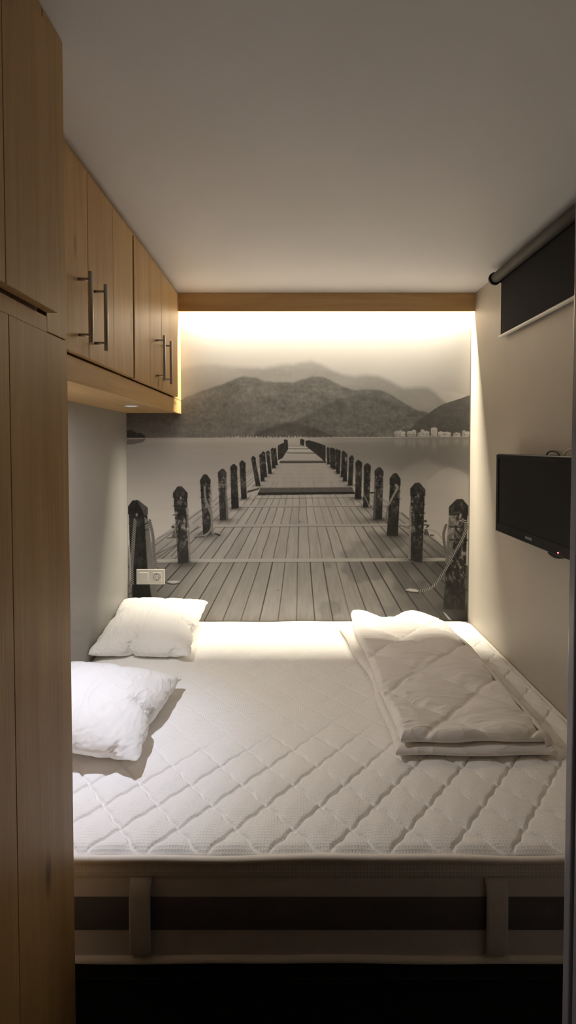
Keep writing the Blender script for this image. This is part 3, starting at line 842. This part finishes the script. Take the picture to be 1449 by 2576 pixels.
# ------------------------------------------------------------------ wall cabinets at left
def cabinet(y0, y1, doors, label, end_stile):
    c = empty('wall_cabinet', ((XL+CAB_X)/2, (y0+y1)/2, 1.835), label, 'cabinet', 'oak wall cabinets over the bed')
    bm = bmesh.new()
    add_box(bm, XL+0.001, CAB_X-0.035, y0, y1, 1.780, ZC-0.002)
    add_box(bm, CAB_X-0.02, CAB_X, y0, y1, 2.395, ZC-0.002, 0.001)
    if end_stile:
        add_box(bm, CAB_X-0.02, CAB_X, doors[-1][1]-0.03, y1, 1.838, 2.395, 0.001)
    obj_from_bm('body', bm, M['wood_v'], c)
    for (a, b_, joints, hy) in doors:
        d = obj_from_bm('door', plank_panel(DOOR_X, 0.02, a, b_, 1.842, 2.405, joints), M['wood_v'], c)
        bm = bmesh.new()
        add_cyl(bm, (-0.589, hy, 1.874), (-0.589, hy, 2.082), 0.0062, 20, None, 0.0008)
        for z in (1.898, 2.060):
            add_cyl(bm, (DOOR_X-0.001, hy, z), (-0.589, hy, z), 0.0045, 14)
        h = obj_from_bm('handle', bm, M['steel'], d, True)
        for p_ in h.data.polygons:
            if len(p_.vertices) > 4: p_.use_smooth = False
    return c
cabinet(1.043, 1.876, [(1.046,1.459,[1.255],1.394),(1.462,1.868,[1.665],1.505)],
        'nearer oak wall cabinet, beside the wardrobe, with two long bar handles', False)
cabinet(1.880, 2.748, [(1.886,2.273,[2.085],2.187),(2.276,2.588,[2.43],2.306)],
        'farther oak wall cabinet, touching the mural wall, with two bar handles', True)
# continuous pelmet under both cabinets
pm = empty('cabinet_pelmet', ((XL+CAB_X)/2, 1.9, 1.76), 'oak pelmet board with underside panel running below both wall cabinets', 'pelmet')
obj_from_bm('fascia', box(CAB_X-0.020, CAB_X, 1.043, 2.748, 1.760, 1.836, 0.0012), M['wood_y'], pm)
obj_from_bm('underside_panel', box(XL+0.001, CAB_X-0.0205, 1.043, 2.748, 1.766, 1.778), M['wood_y'], pm)

def spotlight(x, y, lens, label):
    s = empty('recessed_spotlight', (x, y, 1.766), label, 'spotlight', 'round spotlights under the wall cabinets')
    bm = bmesh.new()
    n = 40; prof = [(0.0265,0.004),(0.0265,-0.002),(0.0285,-0.0045),(0.031,-0.005),(0.0335,-0.004),(0.0345,0.0)]
    rg = [[bm.verts.new((x+r*math.cos(2*PI*k/n), y+r*math.sin(2*PI*k/n), 1.7655+z)) for k in range(n)] for r, z in prof]
    for a in range(len(rg)-1):
        for k in range(n):
            l = (k+1) % n
            bm.faces.new((rg[a][k], rg[a][l], rg[a+1][l], rg[a+1][k]))
    obj_from_bm('bezel', bm, M['white_plastic'], s, True)
    bm = bmesh.new()
    add_cyl(bm, (x, y, 1.7625), (x, y, 1.7655), 0.027, 32)
    obj_from_bm('lens', bm, lens, s)
    return s
spotlight(-0.763, 2.243, M['lens_off'], 'small round white spotlight under the farther wall cabinet, near the mural')
SPX, SPY = -0.763, 1.53
sp2 = spotlight(SPX, SPY, M['lens_on'], 'round spotlight, lit, under the nearer wall cabinet above the front pillow')
l = bpy.data.lights.new('spot_lamp', 'SPOT')
l.energy = SPOT_POWER; l.color = SPOT_COLOR; l.spot_size = math.radians(66); l.spot_blend = 0.7; l.shadow_soft_size = 0.022
lo = bpy.data.objects.new('spot_lamp', l); lo.parent = sp2; lo.location = (0, 0, -0.008); C.objects.link(lo)

l2 = bpy.data.lights.new('added_fill_lamp', 'AREA'); l2.shape = 'DISK'; l2.size = 0.05  # extra wide lamp added below the lens to brighten the bed
l2.energy = FILL_POWER; l2.color = FILL_COLOR
lo = bpy.data.objects.new('added_fill_lamp', l2); lo.parent = sp2; lo.location = (0, 0, -0.007); C.objects.link(lo)

# ------------------------------------------------------------------ light valance on the end wall
va = empty('light_valance', (0.2, 2.70, 2.335), 'oak board along the top of the mural hiding a warm light strip', 'valance')
VX0, VX1 = CAB_X+0.002, XR-0.002
obj_from_bm('board', box(VX0, VX1, 2.690, 2.706, 2.337, ZC-0.001, 0.001), M['wood_x'], va)
st = obj_from_bm('light_strip', box(VX0+0.02, VX1-0.01, 2.7065, 2.7085, 2.395, 2.405), M['white_plastic'], va)
tag(st, 'warm glowing light strip behind the board')
al = bpy.data.lights.new('strip_lamp', 'AREA'); al.shape = 'RECTANGLE'
al.size = VX1-VX0-0.03; al.size_y = 0.016; al.energy = LED_POWER; al.color = LED_COLOR; al.spread = LED_SPREAD
ao = bpy.data.objects.new('strip_lamp', al); C.objects.link(ao)
ao.parent = va
ao.rotation_euler = (-LED_TILT, 0, 0)
ao.location = Vector(((VX0+VX1)/2, 2.715, 2.400))-wloc(va)

# ------------------------------------------------------------------ roller blind on the right wall
rb = empty('roller_blind', (0.985, 1.8, 2.09), 'charcoal roller blind half lowered on the right wall under the ceiling', 'blind')
RY0, RY1, RXc, RZc, RR = 1.10, 2.335, 0.992, 2.392, 0.024
bm = bmesh.new(); add_cyl(bm, (RXc, RY0, RZc), (RXc, RY1-0.015, RZc), RR, 36)
obj_from_bm('roll', bm, M['blind_tube'], rb, True)
for y in (RY0-0.01, RY1):
    bm = bmesh.new(); add_cyl(bm, (RXc, y-0.007, RZc), (RXc, y+0.004, RZc), RR+0.007, 36, None, 0.0015)
    add_box(bm, RXc, XR-0.001, y-0.004, y+0.003, RZc-0.018, RZc+0.030)
    obj_from_bm('end_bracket', bm, M['black_matt'], rb)
obj_from_bm('cloth', box(RXc+RR-0.002, RXc+RR-0.0005, RY0+0.02, 2.312, 2.112, RZc), M['blind'], rb)
bm = bmesh.new(); add_cyl(bm, (RXc+RR-0.001, RY0+0.015, 2.106), (RXc+RR-0.001, 2.322, 2.106), 0.0085, 20, None, 0.002)
obj_from_bm('bottom_bar', bm, M['white_plastic'], rb, True)

# ------------------------------------------------------------------ television on the right wall
tv = empty('television', (1.0, 1.87, 1.178), 'small black flat screen television fixed to the right wall, switched off', 'television')
TX, TY0, TY1, TZ0, TZ1 = 0.950, 1.555, 2.190, 1.178, 1.538
bm = box(TX, TX+0.034, TY0, TY1, TZ0, TZ1, 0.008, 3)
obj_from_bm('casing', bm, M['black_plastic'], tv)
bm = bmesh.new()
for a, b_, c_, d_ in ((TY0+0.004,TY1-0.004,TZ1-0.022,TZ1-0.004),(TY0+0.004,TY1-0.004,TZ0+0.004,TZ0+0.046),(TY0+0.004,TY0+0.026,TZ0+0.046,TZ1-0.022),(TY1-0.026,TY1-0.004,TZ0+0.046,TZ1-0.022)):
    add_box(bm, TX-0.004, TX+0.002, a, b_, c_, d_, 0.0018, 2)
obj_from_bm('bezel', bm, M['black_plastic'], tv)
obj_from_bm('screen', box(TX-0.0012, TX+0.001, TY0+0.026, TY1-0.026, TZ0+0.046, TZ1-0.022), M['screen'], tv)
obj_from_bm('back_cover', box(TX+0.030, TX+0.062, TY0+0.09, TY1-0.09, TZ0+0.05, TZ1-0.05, 0.012, 2), M['black_matt'], tv)
bm = bmesh.new()
add_box(bm, TX+0.060, XR-0.001, 1.80, 1.94, 1.29, 1.43, 0.002)
obj_from_bm('wall_bracket', bm, M['black_matt'], tv)
obj_from_bm('name_plate', box(TX-0.0052, TX-0.0035, 1.852, 1.905, TZ0+0.020, TZ0+0.030, 0.0008), M['grey_plastic'], tv)
bm = bmesh.new()
n = 16
vs0 = []; vs1 = []
for k in range(n+1):
    a = PI+PI*k/n
    vs0.append(bm.verts.new((TX-0.003, 1.695+0.045*math.cos(a), TZ0+0.003+0.012*math.sin(a))))
    vs1.append(bm.verts.new((TX+0.018, 1.695+0.045*math.cos(a), TZ0+0.003+0.012*math.sin(a))))
for k in range(n): bm.faces.new((vs0[k], vs0[k+1], vs1[k+1], vs1[k]))
bm.faces.new(vs0); bm.faces.new(vs1[::-1])
obj_from_bm('sensor_lip', bm, M['black_plastic'], tv)
bm = bmesh.new(); bmesh.ops.create_uvsphere(bm, u_segments=12, v_segments=8, radius=0.0024, matrix=Matrix.Translation((TX-0.0045, 1.668, TZ0+0.015)))
tag(obj_from_bm('standby_light', bm, M['red_led'], tv, True), 'tiny glowing red standby light')
# two cables looping over the top of the set
def cable(pts, r, m):
    return obj_from_np('cable', *tube_np(smooth_path(pts, 44), r, 10), m, origin=pts[0])
cb = cable([(1.024,1.915,1.47),(1.023,1.905,1.52),(1.021,1.885,1.545),(1.020,1.850,1.553),(1.021,1.815,1.546),(1.023,1.795,1.52),(1.024,1.785,1.47)], 0.003, M['black_matt'])
tag(cb, 'black cable looping above the top of the television', 'cable', 'cables behind the television')
cb = cable([(1.024,1.785,1.45),(1.022,1.778,1.52),(1.021,1.762,1.548),(1.020,1.735,1.560),(1.020,1.70,1.560),(1.022,1.675,1.53),(1.024,1.665,1.46)], 0.003, M['white_plastic'])
tag(cb, 'pale cable looping above the television beside the door post', 'cable', 'cables behind the television')

# ------------------------------------------------------------------ socket on the mural
sk = empty('wall_socket', (-0.8285, 2.748, 0.762), 'white double wall plate with switch and power socket above the back pillow', 'socket')
SX0, SX1, SZ0, SZ1, SY = -0.912, -0.745, 0.764, 0.855, 2.7475
def ringplate(x0, x1, z0, z1, hx0, hx1, hz0, hz1, y, t):
    pass
bm = bmesh.new()
add_box(bm, SX0, SX1, SY-0.009, SY, SZ0, SZ1, 0.004, 3)
obj_from_bm('frame', bm, M['socket_plastic'], sk)
obj_from_bm('rocker', box(SX0+0.018, SX0+0.073, SY-0.013, SY-0.008, SZ0+0.018, SZ1-0.018, 0.0025, 2), M['socket_plastic'], sk)
so = obj_from_bm('insert', box(SX1-0.073, SX1-0.018, SY-0.0115, SY-0.008, SZ0+0.018, SZ1-0.018, 0.002, 2), M['socket_plastic'], sk)
cxs, czs = SX1-0.0455, (SZ0+SZ1)/2
n = 40; rg = []
bm = bmesh.new()
for r, y in ((0.0215,SY-0.0118),(0.0205,SY-0.0135),(0.0185,SY-0.0135),(0.0175,SY-0.0100)):
    rg.append([bm.verts.new((cxs+r*math.cos(2*PI*k/n), y, czs+r*math.sin(2*PI*k/n))) for k in range(n)])
for a in range(3):
    for k in range(n):
        l2 = (k+1) % n
        bm.faces.new((rg[a][k], rg[a][l2], rg[a+1][l2], rg[a+1][k]))
obj_from_bm('socket_ring', bm, M['grey_plastic'], so, True)
bm = bmesh.new(); add_cyl(bm, (cxs, SY-0.0112, czs), (cxs, SY-0.0122, czs), 0.0172, 32)
obj_from_bm('socket_well', bm, M['socket_plastic'], so)
bm = bmesh.new()
for dx in (-0.0095, 0.0095): add_cyl(bm, (cxs+dx, SY-0.0120, czs), (cxs+dx, SY-0.0128, czs), 0.0026, 14)
for dz in (-0.0155, 0.0155): add_box(bm, cxs-0.0025, cxs+0.0025, SY-0.0135, SY-0.0118, czs+dz-0.002, czs+dz+0.002)
obj_from_bm('contacts', bm, M['black_matt'], so)

# ------------------------------------------------------------------ pillows: two sewn sheets blown up by a short cloth run
def inflate(w, h, n, pressure, frames, seed):
    rng = np.random.default_rng(seed)
    X = np.linspace(-w/2, w/2, n); Y = np.linspace(-h/2, h/2, n)
    XX, YY = np.meshgrid(X, Y)
    j = (rng.random((n, n, 2))-0.5)*(w/n)*0.35
    j[0] = j[-1] = 0; j[:, 0] = j[:, -1] = 0
    XX = XX+j[..., 0]; YY = YY+j[..., 1]
    un, vn = XX/(w/2), YY/(h/2)
    XX = XX*(1+0.085*(1-vn**2)-0.02*vn**8*np.abs(un)**6); YY = YY*(1+0.085*(1-un**2)-0.02*un**8*np.abs(vn)**6)
    zz = (rng.random((n, n))-0.5)*0.004
    edge = np.zeros((n, n), bool); edge[0] = edge[-1] = True; edge[:, 0] = edge[:, -1] = True
    top = np.arange(n*n).reshape(n, n)
    bot = np.full((n, n), -1)
    bot[edge] = top[edge]
    inn = ~edge
    bot[inn] = n*n+np.arange(inn.sum())
    V = np.concatenate([np.stack([XX, YY, np.where(edge, 0, 0.006+zz)], -1).reshape(-1, 3),
                        np.stack([XX, YY, -0.006+zz], -1)[inn]])
    q = lambda i: np.stack([i[:-1,:-1], i[:-1,1:], i[1:,1:], i[1:,:-1]], -1).reshape(-1, 4)
    Fq = np.concatenate([q(top), q(bot)[:, ::-1]])
    o = obj_from_np('pillow_form', V, Fq)
    cl = o.modifiers.new('cloth', 'CLOTH')
    s = cl.settings
    s.quality = 6; s.mass = 0.15
    s.tension_stiffness = 18; s.compression_stiffness = 12; s.shear_stiffness = 6; s.bending_stiffness = 0.03
    s.use_pressure = True; s.uniform_pressure_force = pressure
    s.effector_weights.gravity = 0.0
    s.air_damping = 3.0
    cl.collision_settings.use_collision = False
    cl.collision_settings.use_self_collision = False
    cl.point_cache.frame_start = 1; cl.point_cache.frame_end = frames
    for f in range(1, frames+1):
        SC.frame_set(f)
    ev = o.evaluated_get(bpy.context.evaluated_depsgraph_get())
    me = ev.to_mesh()
    R = np.empty(len(me.vertices)*3, np.float32); me.vertices.foreach_get('co', R)
    ev.to_mesh_clear()
    bpy.data.objects.remove(o, do_unlink=True)
    SC.frame_set(1)
    return R.reshape(-1, 3).astype(float), Fq

def pillow(label, V, Fq, loc, rot, size, floor_z, xmin, ymax, seed, lift=None):
    V = V.copy()
    ext = V.max(0)-V.min(0)
    V[:, 0] *= size[0]/ext[0]; V[:, 1] *= size[1]/ext[1]; V[:, 2] *= size[2]/ext[2]
    V[:, 2] += (hfbm(V[:,0]*9+5, V[:,1]*9, seed, 3)-0.5)*0.010*np.sign(V[:,2])
    R = np.array(Euler(rot).to_matrix())
    W = V @ R.T+np.array(loc)
    if lift is not None: W = lift(W)
    # rests flat on the mattress and against the walls
    fl = floor_z+0.006
    W[:, 2] = np.where(W[:, 2] < fl, fl+0.02*np.tanh((W[:, 2]-fl)/0.25), W[:, 2])
    W[:, 0] = np.maximum(W[:, 0], xmin); W[:, 1] = np.minimum(W[:, 1], ymax)
    c = W.mean(0); org = (c[0], c[1], W[:, 2].min())
    o = obj_from_np('pillow', W, Fq, M['pillow'], None, True, origin=org)
    sb = o.modifiers.new('smooth', 'SUBSURF'); sb.levels = 2; sb.render_levels = 2
    tag(o, label, 'pillow', 'white pillows on the bed')
    return o
PV, PF = inflate(0.62, 0.62, 60, 7.0, 50, 3)
pillow('white pillow leaning in the back corner against mural and left wall', PV, PF, (-0.725, 2.435, 0.640), (0.20, 0.02, 0.0), (0.49, 0.50, 0.17), BED_Z, XL+0.004, YB-0.008, 2)
pillow('white pillow under the spotlight, half hidden by the wardrobe', PV, PF, (-0.715, 1.69, 0.635), (0.0, 0.12, -0.03), (0.50, 0.53, 0.16), BED_Z, XL+0.004, YB-0.008, 8)

# ------------------------------------------------------------------ folded duvet at right
def duvet():
    t = 0.030                       # thickness of one layer
    # profile across x: lower layer from its left lip to the fold at right, then the upper layer back to its left lip
    n_l, n_f = 90, 22
    us, vs = [], []
    ny = 210
    Yp = np.linspace(0, 1, ny)
    def layer_outline(x0, x1, y0, y1, zc, th, which):
        nx = 96
        S = np.linspace(-1, 1, nx); Tt = np.linspace(-1, 1, ny)
        SS_, TT = np.meshgrid(S, Tt)
        return SS_, TT
    V = []; Fq = []
    base = 0
    for which in (0, 1):
        nx = 110; nyy = 230
        a = np.linspace(0, 1, nx); b_ = np.linspace(0, 1, nyy)
        # denser samples near the rounded rims
        a = 0.5-0.5*np.cos(PI*a)*(0.35+0.65*np.abs(np.cos(PI*a)))**0.0
        b_ = 0.5-0.5*np.cos(PI*b_)
        A, B = np.meshgrid(a, b_)
        if which == 0:
            xl = 0.335-0.075*sstep(0.35, 1.0, B)+0.006*np.sin(B*17); xr = 0.862+0.004*np.sin(B*11)-0.03*sstep(0.6, 1, B)
            y0, y1 = 1.500+0.004*np.sin(A*9), 2.600+0.01*np.sin(A*7)
            zb, zt = BED_Z+0.012, BED_Z+0.042
        else:
            xl = 0.350-0.022*sstep(0.2, 0.8, B)+0.005*np.sin(B*13+1); xr = 0.846-0.006*np.sin(B*9)-0.02*sstep(0.6, 1, B)
            y0, y1 = 1.512+0.010*A+0.004*np.sin(A*14), 2.640+0.012*np.sin(A*9+1)
            zb, zt = BED_Z+0.044, BED_Z+0.080
        X = xl+(xr-xl)*A; Y = y0+(y1-y0)*B
        ex = np.minimum(X-xl, xr-X); ey = np.minimum(Y-y0, y1-Y)
        rr = 0.022
        rx = np.sqrt(np.clip(1-(1-np.clip(ex/rr, 0, 1))**2, 0, 1)); ry = np.sqrt(np.clip(1-(1-np.clip(ey/rr, 0, 1))**2, 0, 1))
        rim_ = np.minimum(rx, ry)
        mid = (zb+zt)/2; hh = (zt-zb)/2
        # stitched diamonds
        d1 = (Y-X-1.08)/0.34; d2 = (X+Y-2.17)/0.34
        e1 = np.abs(d1-np.round(d1))*0.34/1.414; e2 = np.abs(d2-np.round(d2))*0.34/1.414
        st_ = np.exp(-(e1/0.007)**2)+np.exp(-(e2/0.007)**2)
        st_w = np.exp(-(e1/0.045)**2)+np.exp(-(e2/0.045)**2)
        crease = (hfbm(X*7+3, Y*24, 55, 3)-0.5)*0.016+(hfbm((X+Y)*9, (X-Y)*24, 77, 2)-0.5)*0.012*np.clip(st_w, 0, 1)
        lump = (hfbm(X*4, Y*4, 15, 2)-0.5)*0.012
        if which == 1:
            up = -0.010*np.minimum(st_, 1.3)-0.011*np.minimum(st_w, 1.4)+crease+lump+0.014
            up = up+0.012*np.exp(-((B-1)/0.05)**2)*np.sin(A*11+0.6)
        else:
            up = lump*0.4
        Zt = mid+(hh+up)*rim_; Zb = mid-hh*rim_*(1.0 if which == 0 else 0.85)
        if which == 1:
            # the upper layer sinks towards the fold at right
            sink = 0.010*sstep(0.80, 1.0, A)
            Zt -= sink; Zb -= sink*0.6
        idx = np.arange(nx*nyy).reshape(nyy, nx)
        q = np.stack([idx[:-1,:-1], idx[:-1,1:], idx[1:,1:], idx[1:,:-1]], -1).reshape(-1, 4)
        V.append(np.stack([X, Y, Zt], -1).reshape(-1, 3)); Fq.append(q+base); base += nx*nyy
        V.append(np.stack([X, Y, Zb], -1).reshape(-1, 3)); Fq.append(q[:, ::-1]+base); base += nx*nyy
    # fold joining both layers along the right side
    ys = np.linspace(1.512, 2.59, 60); ph = np.linspace(-PI/2, PI/2, 10)
    P = []
    for y in ys:
        e_ = min(y-1.512, 2.59-y)
        rr_ = 0.030*math.sqrt(max(0.0, 1-(1-min(e_/0.03, 1))**2))
        for f_ in ph:
            P.append((0.828-0.025*sstep(2.2, 2.6, y)+rr_*1.25*math.cos(f_)+0.003*math.sin(y*23), y, BED_Z+0.043+rr_*math.sin(f_)))
    idx = np.arange(600).reshape(60, 10)
    q = np.stack([idx[:-1,:-1], idx[:-1,1:], idx[1:,1:], idx[1:,:-1]], -1).reshape(-1, 4)
    V.append(np.array(P)); Fq.append(q+base)
    V = np.concatenate(V); Fq = np.concatenate(Fq)
    o = obj_from_np('folded_duvet', V, Fq, M['duvet'], None, True, origin=(0.59, 2.05, BED_Z))
    tag(o, 'off white quilted duvet folded in two on the right side of the mattress', 'duvet')
    return o
duvet()
